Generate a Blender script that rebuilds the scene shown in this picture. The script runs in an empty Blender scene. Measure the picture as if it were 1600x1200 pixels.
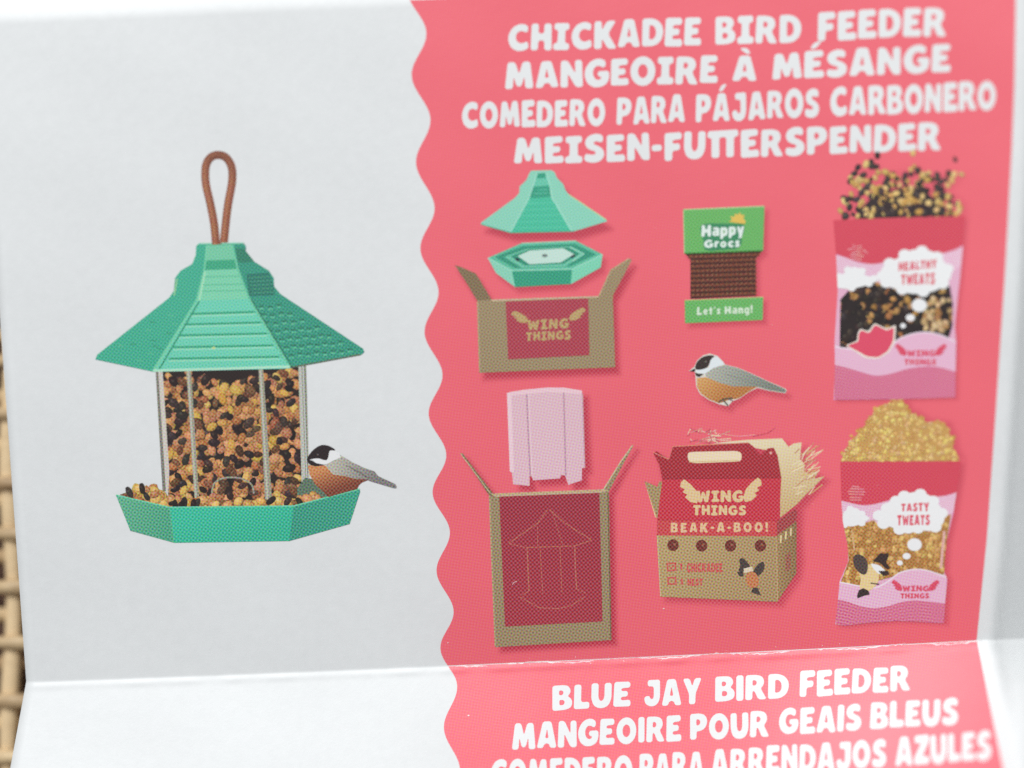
import bpy, math, random
import numpy as np
from mathutils import Vector
from mathutils.geometry import delaunay_2d_cdt

# ---------------------------------------------------------------- camera, light, exposure
MM = 0.001
S = 0.025            # mm of paper per traced unit (the close-up is 40 mm wide)
D = 80.0             # mm from lens to the reference plane z = 0
sc = bpy.context.scene
cam = bpy.data.cameras.new("camera")
cam_o = bpy.data.objects.new("camera", cam)
sc.collection.objects.link(cam_o)
cam_o.location = (0, 0, D * MM)
cam.sensor_width = 36
cam.lens = 36 * D / (1600 * S)
cam.clip_start = 0.002
cam.clip_end = 20
cam.dof.use_dof = True
cam.dof.focus_distance = (D + 0.30) * MM
cam.dof.aperture_fstop = cam.lens / 7.5
sc.camera = cam_o

world = bpy.data.worlds.new("World")
sc.world = world
world.use_nodes = True
bg = world.node_tree.nodes["Background"]
bg.inputs[0].default_value = (0.93, 0.97, 1.0, 1)
bg.inputs[1].default_value = 0.28

def lamp(name, loc, target, size, size_y, watts, col):
    l = bpy.data.lights.new(name, 'AREA')
    l.shape = 'RECTANGLE'; l.size = size; l.size_y = size_y
    l.energy = watts; l.color = col
    o = bpy.data.objects.new(name, l)
    sc.collection.objects.link(o)
    o.location = loc
    d = Vector(target) - Vector(loc)
    o.rotation_euler = d.to_track_quat('-Z', 'Y').to_euler()
    return o
lamp("window_light", (-0.19, 0.50, 0.58), (0, 0, 0), 0.42, 0.32, 6.1, (0.985, 0.997, 1.0))

vs = sc.view_settings
vs.view_transform = 'Standard'; vs.look = 'None'; vs.exposure = 0.0; vs.gamma = 1.0
try: vs.use_curve_mapping = False
except Exception: pass
sc.cycles.use_denoising = False
sc.cycles.max_bounces = 6

rng = random.Random(7)

# ---------------------------------------------------------------- shape of the folded sheet (in traced units -> mm)
def smooth(a, b, x):
    t = np.clip((x - a) / (b - a), 0, 1)
    return t * t * (3 - 2 * t)
def y_top(u):                                     # ridge fold at the top
    u = np.asarray(u, float)
    return 27 - 0.0425 * u + 175 * smooth(1588, 1640, u)
def y_fold(u):                                    # valley fold lower down
    u = np.asarray(u, float)
    return 1066.0 - 0.0345 * (u - 40) - 6.2e-6 * (u - 40) ** 2 * np.where(u < 1600, 1, 0) - np.where(u >= 1600, 15.1, 0)
XR = [(-900, 1590), (0, 1587), (130, 1585), (230, 1581), (430, 1570), (670, 1554), (840, 1542), (1001, 1526),
      (1100, 1546), (1200, 1567), (1800, 1690)]
def right_edge(v):
    return np.interp(v, [p[0] for p in XR], [p[1] for p in XR])
Z_FOLD, RISE = -0.75, 1.85
def height(u, v):                                 # mm above the reference plane
    u = np.asarray(u, float); v = np.asarray(v, float)
    yt, yf = y_top(u), y_fold(u)
    t = (v - yt) / (yf - yt)
    up = RISE * ((1 - t) + 0.85 * t * (1 - t))
    back = RISE - (yt - v) * S * math.tan(math.radians(19))
    low_d = (v - yf)
    low = low_d * S * math.tan(math.radians(15.5))
    low_ridge = 620
    low = np.where(low_d > low_ridge, low_ridge * S * 0.2773 - (low_d - low_ridge) * S * 0.33, low)
    z = Z_FOLD + np.where(t < 0, back, np.where(t > 1, low, up))
    ur = np.minimum(np.clip(u - 1000, 0, None) / 600, 1.0) ** 2
    z = z + 1.75 * ur + 0.30 * ur * S * np.clip(low_d, 0, 300)
    edge = right_edge(v)
    tilt = 0.95 - 0.72 * smooth(0, 130, v - yf)                  # ridge along the print edge: the next column falls away
    z = z - np.clip(u - edge - 20, 0, 140) * S * tilt * smooth(20, 34, u - edge)
    z = z + 0.018 * np.sin(u / 47.0 - v / 71.0) * np.sin(v / 58.0 + u / 133.0)   # slight cockling of the paper
    lip = np.exp(-((low_d - 7) / 5.5) ** 2) * (0.55 + 0.3 * np.sin(u / 19.0) * np.sin(u / 47.0 + 1) + 0.15 * np.sin(u / 11.0))
    z = z + 0.028 * lip                                          # pressed, slightly burst fold
    ul = np.clip(140 - u, 0, None)
    z = z - 0.05 * (ul / 160) ** 2
    z = z + 0.035 * np.sin(u / 150.0 + v / 310.0) * np.clip(np.abs(v - yf) / 120, 0, 1)
    return z
def place(u, v, layer=0.0):                       # point of the sheet in metres
    z = height(u, v) + layer * 0.004
    k = (1 - z / D) * S
    return np.stack([(np.asarray(u) - 800) * k * MM, (600 - np.asarray(v)) * k * MM, z * MM], -1)

def left_edge(v):
    v = np.asarray(v, float)
    return np.where(v < 1065, -36 + 77 * np.clip(v, -2000, 1065) / 1065, 41 - (v - 1065) * 0.185)
WV = [-212, -80, 51, 186, 324, 455, 585, 710, 831, 955, 1072, 1203, 1335, 1467, 1600, 1730]
def wave_edge(v):
    v = np.asarray(v, float)
    ph = np.interp(v, WV, np.arange(len(WV)))
    mid = 653 + 0.0487 * (v - 51)
    mid = np.where(v > 1050, 702 + 0.035 * (v - 1050), mid)
    return mid + (13.2 - 0.0015 * v) * np.cos(2 * math.pi * ph)
# ---------------------------------------------------------------- materials
def srgb(c):
    c = np.asarray(c, float) / 255.0
    return np.where(c <= 0.04045, c / 12.92, ((c + 0.055) / 1.055) ** 2.4)
PAPER = (0.815, 0.815, 0.815)
ILL = 0.92
def ink(c):
    return tuple(np.clip(srgb(c) / ILL, 0.008, 0.92))

class N:
    def __init__(s, mat):
        mat.use_nodes = True
        s.t = mat.node_tree; s.t.nodes.clear()
    def n(s, typ, **kw):
        x = s.t.nodes.new(typ)
        for k, v in kw.items(): setattr(x, k, v)
        return x
    def l(s, a, b): s.t.links.new(a, b)
    def m(s, op, a, b=None, c=None):
        x = s.n('ShaderNodeMath', operation=op)
        for i, q in enumerate((a, b, c)):
            if q is None: continue
            if isinstance(q, (int, float)): x.inputs[i].default_value = q
            else: s.l(q, x.inputs[i])
        return x.outputs[0]
    def v(s, op, a, b=None):
        x = s.n('ShaderNodeVectorMath', operation=op)
        for i, q in enumerate((a, b)):
            if q is None: continue
            if isinstance(q, tuple): x.inputs[i].default_value = q
            else: s.l(q, x.inputs[i])
        return x.outputs[0]
    def noise(s, vec, scale, detail=3, rough=0.6):
        x = s.n('ShaderNodeTexNoise'); x.inputs['Scale'].default_value = scale
        x.inputs['Detail'].default_value = detail; x.inputs['Roughness'].default_value = rough
        s.l(vec, x.inputs['Vector']); return x

def finish_paper(N_, colour_socket, rough, bump_vec):
    p = N_.n('ShaderNodeBsdfPrincipled')
    out = N_.n('ShaderNodeOutputMaterial')
    if isinstance(colour_socket, tuple): p.inputs['Base Color'].default_value = (*colour_socket, 1)
    else: N_.l(colour_socket, p.inputs['Base Color'])
    p.inputs['Roughness'].default_value = rough
    p.inputs['Specular IOR Level'].default_value = 0.55
    f = N_.noise(bump_vec, 260.0, 4, 0.65)
    g = N_.noise(bump_vec, 34.0, 3, 0.5)
    h = N_.m('ADD', N_.m('MULTIPLY', f.outputs[0], 0.5), g.outputs[0])
    b = N_.n('ShaderNodeBump'); b.inputs['Strength'].default_value = 0.22; b.inputs['Distance'].default_value = 0.00003
    N_.l(h, b.inputs['Height']); N_.l(b.outputs[0], p.inputs['Normal'])
    N_.l(p.outputs[0], out.inputs[0])

def paper_material():
    m = bpy.data.materials.new("coated_paper"); k = N(m)
    uv = k.n('ShaderNodeUVMap', uv_map="sheet").outputs[0]
    a = k.noise(uv, 55.0, 4, 0.7).outputs[0]
    ramp = k.n('ShaderNodeMapRange'); k.l(a, ramp.inputs[0])
    ramp.inputs[1].default_value = 0.3; ramp.inputs[2].default_value = 0.7
    ramp.inputs[3].default_value = 0.795; ramp.inputs[4].default_value = 0.83
    c = k.n('ShaderNodeCombineColor')
    for i in range(3): k.l(k.m('MULTIPLY', ramp.outputs[0], (0.985, 1.0, 1.003)[i]), c.inputs[i])
    finish_paper(k, c.outputs[0], 0.47, uv)
    return m

def print_material(name, amp=1.0, kamp=0.55, period=4.7, mottle=0.05):
    """CMYK rosette: each ink is a screen of soft dots on white paper."""
    m = bpy.data.materials.new(name); k = N(m)
    uv = k.n('ShaderNodeUVMap', uv_map="sheet").outputs[0]       # traced units / 1000
    col = k.n('ShaderNodeAttribute', attribute_name="ink").outputs['Color']
    sep = k.n('ShaderNodeSeparateXYZ'); k.l(uv, sep.inputs[0])
    w = 2 * math.pi * 1000 / period
    def screen(deg):
        c, s_ = math.cos(math.radians(deg)) * w, math.sin(math.radians(deg)) * w
        X, Y = sep.outputs[0], sep.outputs[1]
        a = k.m('ADD', k.m('MULTIPLY', X, c), k.m('MULTIPLY', Y, s_))
        b = k.m('SUBTRACT', k.m('MULTIPLY', Y, c), k.m('MULTIPLY', X, s_))
        return k.m('MULTIPLY', k.m('ADD', k.m('COSINE', a), k.m('COSINE', b)), 0.5)
    f = k.n('ShaderNodeCombineXYZ')
    for i, deg in enumerate((17, 77, 2)): k.l(screen(deg), f.inputs[i])
    kf = screen(47)
    lo, hi = 0.012, 0.92
    # coverage of each ink
    cov = k.v('SCALE', k.v('SUBTRACT', (hi, hi, hi), col)); cov.node.inputs['Scale'].default_value = 1 / (hi - lo)
    one = k.v('SUBTRACT', (1, 1, 1), cov)
    mid = k.v('SCALE', k.v('MULTIPLY', cov, one)); mid.node.inputs['Scale'].default_value = 2.0 * amp
    mod = k.v('MULTIPLY', mid, f.outputs[0])
    # the black screen takes part only where all three inks are present
    sc_ = k.n('ShaderNodeSeparateXYZ'); k.l(cov, sc_.inputs[0])
    mn = k.m('MINIMUM', k.m('MINIMUM', sc_.outputs[0], sc_.outputs[1]), sc_.outputs[2])
    kk = k.m('MULTIPLY', k.m('MULTIPLY', k.m('MULTIPLY', mn, k.m('SUBTRACT', 1.0, mn)), 4 * kamp * 0.5), kf)
    kv = k.n('ShaderNodeCombineXYZ')
    for i in range(3): k.l(kk, kv.inputs[i])
    c2 = k.v('ADD', k.v('ADD', cov, mod), kv.outputs[0])
    c2 = k.v('MINIMUM', k.v('MAXIMUM', c2, (0, 0, 0)), (1, 1, 1))
    mt = k.noise(uv, 420.0, 2, 0.6).outputs[0]
    mt = k.m('ADD', k.m('MULTIPLY', mt, 2 * mottle), 1 - mottle)
    ref = k.v('SCALE', c2); ref.node.inputs['Scale'].default_value = -(hi - lo)
    ref = k.v('ADD', ref, (hi, hi, hi))
    refs = k.n('ShaderNodeVectorMath', operation='SCALE'); k.l(ref, refs.inputs[0]); k.l(mt, refs.inputs['Scale'])
    finish_paper(k, refs.outputs[0], 0.44, uv)
    return m

def rattan_material(name, dark, light):
    m = bpy.data.materials.new(name); k = N(m)
    tc = k.n('ShaderNodeTexCoord').outputs['Object']
    mp = k.n('ShaderNodeMapping'); k.l(tc, mp.inputs[0]); mp.inputs['Scale'].default_value = (0.35, 1, 1)
    a = k.noise(mp.outputs[0], 1500.0, 5, 0.6).outputs[0]
    att = k.n('ShaderNodeAttribute', attribute_name="tone").outputs['Fac']
    fac = k.m('ADD', k.m('MULTIPLY', a, 0.75), k.m('MULTIPLY', att, 0.45))
    r = k.n('ShaderNodeValToRGB'); k.l(fac, r.inputs[0])
    r.color_ramp.elements[0].position = 0.25; r.color_ramp.elements[0].color = (*dark, 1)
    r.color_ramp.elements[1].position = 0.8; r.color_ramp.elements[1].color = (*light, 1)
    p = k.n('ShaderNodeBsdfPrincipled'); o = k.n('ShaderNodeOutputMaterial')
    k.l(r.outputs[0], p.inputs['Base Color']); p.inputs['Roughness'].default_value = 0.5
    b = k.n('ShaderNodeBump'); b.inputs['Strength'].default_value = 0.5; b.inputs['Distance'].default_value = 0.0001
    k.l(a, b.inputs['Height']); k.l(b.outputs[0], p.inputs['Normal'])
    k.l(p.outputs[0], o.inputs[0])
    return m

M_PAPER = paper_material()
M_PRINT = print_material("halftone_print", amp=0.32, kamp=0.2)
M_PINK = print_material("pink_halftone_print", amp=0.17, kamp=0.2, mottle=0.06)
M_SOLID = print_material("knocked_out_white", amp=0.15, kamp=0.0, mottle=0.02)
M_WEFT = rattan_material("rattan_strand", (0.26, 0.145, 0.065), (0.74, 0.56, 0.33))
M_STAKE = rattan_material("rattan_stake", (0.28, 0.15, 0.07), (0.80, 0.60, 0.36))

# ---------------------------------------------------------------- helpers
def link(o, parent=None):
    sc.collection.objects.link(o)
    if parent is not None: o.parent = parent
    return o
def tag(o, **kw):
    for k, v in kw.items(): o[k] = v
    return o

ROOT = bpy.data.objects.new("folded_leaflet", None)
ROOT.empty_display_size = 0.005
link(ROOT)
tag(ROOT, label="folded glossy paper leaflet printed with a green bird feeder beside a pink panel of pictures", category="leaflet")

def grid_mesh(name, U, V, layer, mat, parent, colour=None):
    """a rows x cols sheet laid on the leaflet"""
    R, C = U.shape
    P = place(U, V, layer).reshape(-1, 3)
    idx = np.arange(R * C).reshape(R, C)
    q = np.stack([idx[:-1, :-1], idx[1:, :-1], idx[1:, 1:], idx[:-1, 1:]], -1).reshape(-1, 4)
    me = bpy.data.meshes.new(name)
    me.from_pydata(P.tolist(), [], q.tolist())
    uvl = me.uv_layers.new(name="sheet")
    li = np.empty(len(me.loops), np.int32); me.loops.foreach_get("vertex_index", li)
    uv = np.stack([U.ravel(), -V.ravel()], -1)[li] / 1000.0
    uvl.data.foreach_set("uv", uv.astype(np.float32).ravel())
    if colour is not None:
        a = me.color_attributes.new("ink", 'FLOAT_COLOR', 'CORNER')
        c = np.concatenate([colour.reshape(-1, 3), np.ones((R * C, 1))], 1)[li]
        a.data.foreach_set("color", c.astype(np.float32).ravel())
    me.polygons.foreach_set("use_smooth", [True] * len(me.polygons))
    me.materials.append(mat)
    o = bpy.data.objects.new(name, me)
    return link(o, parent)

def area2(p):
    return sum(p[i][0] * p[(i + 1) % len(p)][1] - p[(i + 1) % len(p)][0] * p[i][1] for i in range(len(p)))

CLIP = 'clip'
def paint(name, items, layer, parent, mat=None, grid=20, label=None):
    """flat printed artwork: later shapes overprint earlier ones; colour None knocks a hole"""
    verts, faces, cols = [], [], []
    for poly, c in items:
        raw = [(float(x), -float(y)) for x, y in poly]
        pts = []
        for i, p in enumerate(raw):
            q = raw[(i + 1) % len(raw)]
            n = max(1, math.ceil(math.hypot(q[0] - p[0], q[1] - p[1]) / (grid * 1.2)))
            pts += [(p[0] + (q[0] - p[0]) * j / n, p[1] + (q[1] - p[1]) * j / n) for j in range(n)]
        if area2(pts) < 0: pts = pts[::-1]
        b = len(verts)
        verts += [Vector(p) for p in pts]
        faces.append(list(range(b, b + len(pts)))); cols.append(c)
    xs = [v.x for v in verts]; ys = [v.y for v in verts]
    x = math.floor(min(xs) / grid) * grid + grid
    while x < max(xs):
        y = math.floor(min(ys) / grid) * grid + grid
        while y < max(ys):
            verts.append(Vector((x + 0.013, y + 0.017))); y += grid
        x += grid
    V, E, F, ov, oe, of = delaunay_2d_cdt(verts, [], faces, 0, 1e-4, True)
    clips = {i for i, c in enumerate(cols) if c == CLIP}
    tris, tc = [], []
    for f, src in zip(F, of):
        if not src: continue
        s_ = set(src)
        if clips and not (s_ & clips): continue
        top = [i for i in src if i not in clips]
        if not top: continue
        c = cols[max(top)]
        if c is None: continue
        tris.append(f); tc.append(c)
    used = sorted({i for f in tris for i in f}); rm = {i: j for j, i in enumerate(used)}
    U = np.array([V[i].x for i in used]); W = np.array([-V[i].y for i in used])
    P = place(U, W, layer)
    me = bpy.data.meshes.new(name)
    me.from_pydata(P.tolist(), [], [[rm[i] for i in f] for f in tris])
    me.uv_layers.new(name="sheet"); me.color_attributes.new("ink", 'FLOAT_COLOR', 'CORNER')
    uvl = me.uv_layers["sheet"]; at = me.color_attributes["ink"]
    uv, cc = [], []
    for f, c in zip(tris, tc):
        for i in f:
            uv += [V[i].x / 1000.0, V[i].y / 1000.0]
            q = c(V[i].x, -V[i].y) if callable(c) else c
            cc += [*ink(q), 1.0]
    uvl.data.foreach_set("uv", uv); at.data.foreach_set("color", cc)
    me.polygons.foreach_set("use_smooth", [True] * len(me.polygons))
    me.materials.append(mat or M_PRINT)
    o = link(bpy.data.objects.new(name, me), parent)
    if label: o["label"] = label
    return o

def T(ox, oy, k):                                   # traced detail -> sheet units
    return lambda pts: [(ox + x / k, oy + y / k) for x, y in pts]
def stroke(pts, w):
    n = len(pts); ws = w if isinstance(w, (list, tuple)) else [w] * n
    L, R = [], []
    for i in range(n):
        a = pts[max(i - 1, 0)]; b = pts[min(i + 1, n - 1)]
        dx, dy = b[0] - a[0], b[1] - a[1]; d = math.hypot(dx, dy) or 1
        nx, ny = -dy / d * ws[i] / 2, dx / d * ws[i] / 2
        L.append((pts[i][0] + nx, pts[i][1] + ny)); R.append((pts[i][0] - nx, pts[i][1] - ny))
    return L + R[::-1]
def spline(pts, n=6):
    out = []
    for i in range(len(pts) - 1):
        p0 = pts[max(i - 1, 0)]; p1 = pts[i]; p2 = pts[i + 1]; p3 = pts[min(i + 2, len(pts) - 1)]
        for k in range(n):
            t = k / n
            out.append(tuple(0.5 * (2 * p1[j] + (p2[j] - p0[j]) * t + (2 * p0[j] - 5 * p1[j] + 4 * p2[j] - p3[j]) * t * t
                       + (3 * p1[j] - p0[j] - 3 * p2[j] + p3[j]) * t ** 3) for j in (0, 1)))
    out.append(pts[-1]); return out
def ell(cx, cy, rx, ry, rot=0, n=14, wob=0.0):
    c, s_ = math.cos(rot), math.sin(rot); o = []
    for i in range(n):
        a = 2 * math.pi * i / n
        k = 1 + wob * rng.uniform(-1, 1)
        x, y = rx * math.cos(a) * k, ry * math.sin(a) * k
        o.append((cx + x * c - y * s_, cy + x * s_ + y * c))
    return o
def soft(p, r, passes=2):                            # rounded corners
    for _ in range(passes):
        q = []
        for i in range(len(p)):
            a, b, c = p[i - 1], p[i], p[(i + 1) % len(p)]
            for e in (a, c):
                d = math.hypot(e[0] - b[0], e[1] - b[1]) or 1
                t = min(r / d, 0.28)
                q.append((b[0] + (e[0] - b[0]) * t, b[1] + (e[1] - b[1]) * t))
        p = q; r *= 0.45
    return p
def mix(a, b, t): return tuple(a[i] + (b[i] - a[i]) * t for i in range(3))
def vary(c, d): 
    k = rng.uniform(-d, d); return tuple(min(250, max(8, x + k + rng.uniform(-d, d) * 0.4)) for x in c)
def inside(p, poly):
    x, y = p; r = False
    for i in range(len(poly)):
        (x0, y0), (x1, y1) = poly[i - 1], poly[i]
        if (y0 > y) != (y1 > y) and x < (x1 - x0) * (y - y0) / (y1 - y0) + x0: r = not r
    return r
def grad(a, b, p0, p1):
    dx, dy = p1[0] - p0[0], p1[1] - p0[1]; L = dx * dx + dy * dy
    return lambda x, y: mix(a, b, min(1, max(0, ((x - p0[0]) * dx + (y - p0[1]) * dy) / L)))

# ---------------------------------------------------------------- lettering
G = {}
def g(ch, w, pos, *holes): G[ch] = (w, pos, holes)
g('A', .90, [(0, 0), (.26, 1), (.64, 1), (.90, 0), (.60, 0), (.56, .17), (.34, .17), (.29, 0)], [(.37, .37), (.53, .37), (.455, .72)])
g('B', .80, [(0, 0), (.03, 1), (.44, 1), (.66, .96), (.76, .80), (.74, .65), (.62, .54), (.77, .44), (.82, .25), (.74, .07), (.5, 0)],
  [(.29, .60), (.29, .79), (.42, .79), (.48, .70), (.42, .60)], [(.29, .2), (.29, .41), (.45, .41), (.52, .31), (.45, .2)])
g('C', .86, [(.84, .90), (.70, 1.0), (.48, 1.02), (.22, .92), (.04, .68), (0, .42), (.10, .14), (.34, -.02), (.60, -.02), (.85, .08), (.80, .37), (.60, .27),
  (.44, .29), (.33, .40), (.31, .56), (.40, .72), (.58, .76), (.78, .66)])
g('D', .86, [(0, 0), (.03, 1), (.42, 1), (.68, .90), (.84, .70), (.87, .45), (.78, .20), (.60, .05), (.42, 0)], [(.29, .24), (.31, .76), (.44, .75), (.55, .64), (.57, .44), (.52, .30), (.42, .24)])
g('E', .70, [(0, 0), (.03, 1), (.67, 1), (.68, .76), (.32, .74), (.31, .62), (.58, .63), (.58, .40), (.30, .39), (.30, .25), (.69, .27), (.70, 0)])
g('F', .68, [(0, 0), (.03, 1), (.67, 1), (.68, .75), (.32, .73), (.31, .60), (.60, .61), (.59, .36), (.30, .35), (.29, 0)])
g('G', .92, [(.83, .88), (.68, 1.0), (.46, 1.02), (.22, .92), (.04, .68), (0, .42), (.10, .14), (.34, -.02), (.62, -.01), (.84, .10), (.93, .30), (.92, .56), (.50, .56), (.50, .37), (.64, .36),
  (.60, .26), (.48, .24), (.36, .33), (.31, .52), (.38, .71), (.54, .77), (.76, .65)])
g('H', .84, [(0, 0), (.02, 1), (.31, 1), (.30, .63), (.53, .63), (.53, 1), (.82, 1), (.84, 0), (.55, 0), (.54, .37), (.30, .37), (.29, 0)])
g('I', .64, [(0, 0), (0, .25), (.16, .25), (.18, .75), (.03, .75), (.03, 1), (.63, 1), (.63, .75), (.47, .75), (.47, .25), (.64, .25), (.63, 0)])
g('i', .30, [(0, 0), (.02, 1), (.31, 1), (.29, 0)])
g('J', .76, [(.18, 1), (.75, 1), (.75, .30), (.66, .08), (.48, -.03), (.26, -.03), (.06, .08), (0, .34), (.25, .40), (.30, .26), (.42, .25), (.46, .36), (.46, .75), (.18, .75)])
g('K', .88, [(0, 0), (.02, 1), (.31, 1), (.30, .66), (.52, 1), (.87, 1), (.56, .54), (.90, 0), (.55, 0), (.31, .38), (.30, 0)])
g('L', .64, [(0, 0), (.03, 1), (.32, 1), (.30, .27), (.64, .28), (.64, 0)])
g('M', 1.08, [(0, 0), (.12, 1), (.40, 1), (.54, .54), (.68, 1), (.96, 1), (1.08, 0), (.77, 0), (.74, .46), (.62, .08), (.45, .08), (.33, .46), (.30, 0)])
g('N', .86, [(0, 0), (.03, 1), (.29, 1), (.57, .50), (.56, 1), (.83, 1), (.86, 0), (.59, 0), (.29, .52), (.29, 0)])
def ov(cx, cy, rx, ry, n=18): return [(cx + rx * math.cos(2 * math.pi * i / n), cy + ry * math.sin(2 * math.pi * i / n)) for i in range(n)]
g('O', .94, ov(.47, .5, .47, .53), ov(.47, .5, .185, .25, 14))
g('P', .80, [(0, 0), (.03, 1), (.46, 1), (.70, .93), (.81, .72), (.76, .50), (.60, .35), (.42, .31), (.30, .31), (.29, 0)], [(.30, .54), (.31, .78), (.43, .77), (.50, .67), (.43, .54)])
g('R', .86, [(0, 0), (.03, 1), (.46, 1), (.70, .93), (.79, .74), (.75, .56), (.63, .45), (.88, 0), (.54, 0), (.38, .35), (.30, .35), (.29, 0)], [(.30, .57), (.31, .79), (.43, .78), (.49, .69), (.43, .57)])
g('S', .76, [(.72, .92), (.56, 1.02), (.34, 1.02), (.12, .92), (.03, .72), (.10, .52), (.26, .43), (.42, .38), (.44, .31), (.34, .25), (.04, .32), (0, .07), (.20, -.02), (.44, -.03), (.66, .06),
  (.76, .26), (.70, .46), (.52, .58), (.37, .64), (.36, .72), (.46, .76), (.68, .68)])
g('T', .74, [(.20, 0), (.22, .75), (0, .74), (.02, 1), (.74, 1), (.74, .74), (.52, .75), (.51, 0)])
g('=', 1.2, [(.14, 0), (.16, .75), (0, .74), (.02, 1), (1.2, 1), (1.2, .74), (1.03, .75), (1.01, 0), (.71, 0), (.73, .75), (.46, .75), (.45, 0)])
g('U', .83, [(0, 1), (.29, 1), (.29, .42), (.35, .27), (.47, .27), (.54, .42), (.54, 1), (.83, 1), (.83, .36), (.72, .08), (.52, -.03), (.30, -.03), (.10, .08), (0, .36)])
g('W', 1.12, [(0, 1), (.30, 1), (.36, .48), (.47, .90), (.65, .90), (.76, .48), (.82, 1), (1.12, 1), (.94, 0), (.67, 0), (.56, .42), (.45, 0), (.18, 0)])
g('Y', .88, [(0, 1), (.32, 1), (.44, .68), (.56, 1), (.88, 1), (.59, .40), (.58, 0), (.28, 0), (.29, .40)])
g('Z', .77, [(0, 0), (0, .24), (.38, .74), (.04, .74), (.04, 1), (.76, 1), (.76, .77), (.40, .26), (.77, .26), (.77, 0)])
g('-', .38, [(0, .34), (0, .57), (.38, .57), (.38, .34)])
g('!', .28, [(.02, .34), (0, 1), (.28, 1), (.26, .34)]); g("'", .2, [(0, .7), (0, 1), (.2, 1), (.14, .7)])
g('1', .40, [(.12, 0), (.12, .70), (0, .66), (.02, .86), (.18, 1), (.40, 1), (.40, 0)])
g('a', .62, [(0, .2), (.1, 0), (.62, 0), (.62, .6), (.5, .75), (.06, .75), (.06, .55), (.38, .55), (.38, .47), (.1, .45), (0, .35)], [(.2, .18), (.2, .28), (.38, .28), (.38, .18)])
g('p', .62, [(0, -.25), (0, .75), (.45, .75), (.62, .6), (.62, .15), (.45, 0), (.25, 0), (.25, -.25)], [(.25, .22), (.25, .54), (.38, .54), (.38, .22)])
g('y', .64, [(0, .75), (.24, .75), (.32, .4), (.40, .75), (.64, .75), (.36, -.25), (.10, -.25), (.18, .02)])
g('r', .44, [(0, 0), (0, .75), (.24, .75), (.44, .75), (.44, .5), (.25, .48), (.25, 0)])
g('o', .62, ov(.31, .37, .31, .38, 12), ov(.31, .37, .11, .15, 8)); g('c', .56, [(.56, .7), (.3, .77), (.06, .62), (0, .37), (.06, .12), (.3, -.02), (.56, .05), (.54, .28), (.32, .24), (.25, .37), (.32, .52), (.54, .47)])
g('s', .5, [(.48, .72), (.2, .77), (.02, .6), (.06, .4), (.26, .28), (.02, .25), (0, .03), (.3, -.02), (.5, .12), (.46, .34), (.26, .48), (.48, .5)])
g('e', .6, [(.6, .3), (.58, .6), (.3, .77), (.06, .62), (0, .37), (.06, .12), (.3, -.02), (.58, .05), (.54, .22), (.3, .22), (.26, .3)], [(.25, .43), (.3, .55), (.38, .43)])
g('t', .46, [(.1, 0), (.1, .5), (0, .5), (0, .7), (.1, .7), (.1, .95), (.34, .95), (.34, .7), (.46, .7), (.46, .5), (.34, .5), (.34, 0)])
g('n', .62, [(0, 0), (0, .75), (.5, .75), (.62, .6), (.62, 0), (.37, 0), (.37, .5), (.25, .5), (.25, 0)])
g('g', .62, [(.1, -.25), (.5, -.25), (.62, -.1), (.62, .75), (.1, .75), (0, .6), (0, .15), (.1, 0), (.37, 0), (.37, -.08), (.1, -.08)], [(.24, .2), (.24, .55), (.38, .55), (.38, .2)])
ACC = {'À': ('A', [(.24, 1.30), (.50, 1.06), (.66, 1.06), (.54, 1.30)]), 'Á': ('A', [(.28, 1.06), (.44, 1.30), (.72, 1.34), (.48, 1.06)]),
       'É': ('E', [(.20, 1.06), (.36, 1.30), (.64, 1.34), (.40, 1.06)])}

def word(txt, xl, xr, tl, bl, tr, br, colour, r=0.06, gap=0.07, jit=1.0):
    """letters set between two slanted guide lines (top and baseline, left and right end)"""
    adv, x = [], 0
    for ch in txt:
        if ch == ' ': x += 0.36; continue
        b = ACC[ch][0] if ch in ACC else ch
        adv.append((ch, b, x)); x += G[b][0] + gap
    W = x - gap; out = []
    def mp(px, py, cx, rot, k, dy):
        qx = (px - cx) * k; qy = (py - .5) * k
        c, s_ = math.cos(rot), math.sin(rot)
        X = cx + qx * c - qy * s_; Y = .5 + dy + qx * s_ + qy * c
        t = X / W; u = xl + (xr - xl) * t
        top = tl + (tr - tl) * t; bot = bl + (br - bl) * t
        return (u, bot + (top - bot) * Y)
    for ch, b, x0 in adv:
        w, pos, holes = G[b]
        rot = rng.uniform(-.035, .035) * jit; k = 1 + rng.uniform(-.02, .03) * jit; dy = rng.uniform(-.02, .02) * jit
        cx = x0 + w / 2
        f = lambda P: [mp(px + x0, py, cx, rot, k, dy) for px, py in P]
        out.append((f(soft(pos, r)), colour))
        for h in holes: out.append((f(soft(h, r * 0.6)), None))
        if ch in ACC: out.append((f(soft(ACC[ch][1], r)), colour))
        if ch == '!': out.append((f(soft([(.02, 0), (0, .26), (.28, .26), (.27, 0)], r)), colour))
    return out

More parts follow.
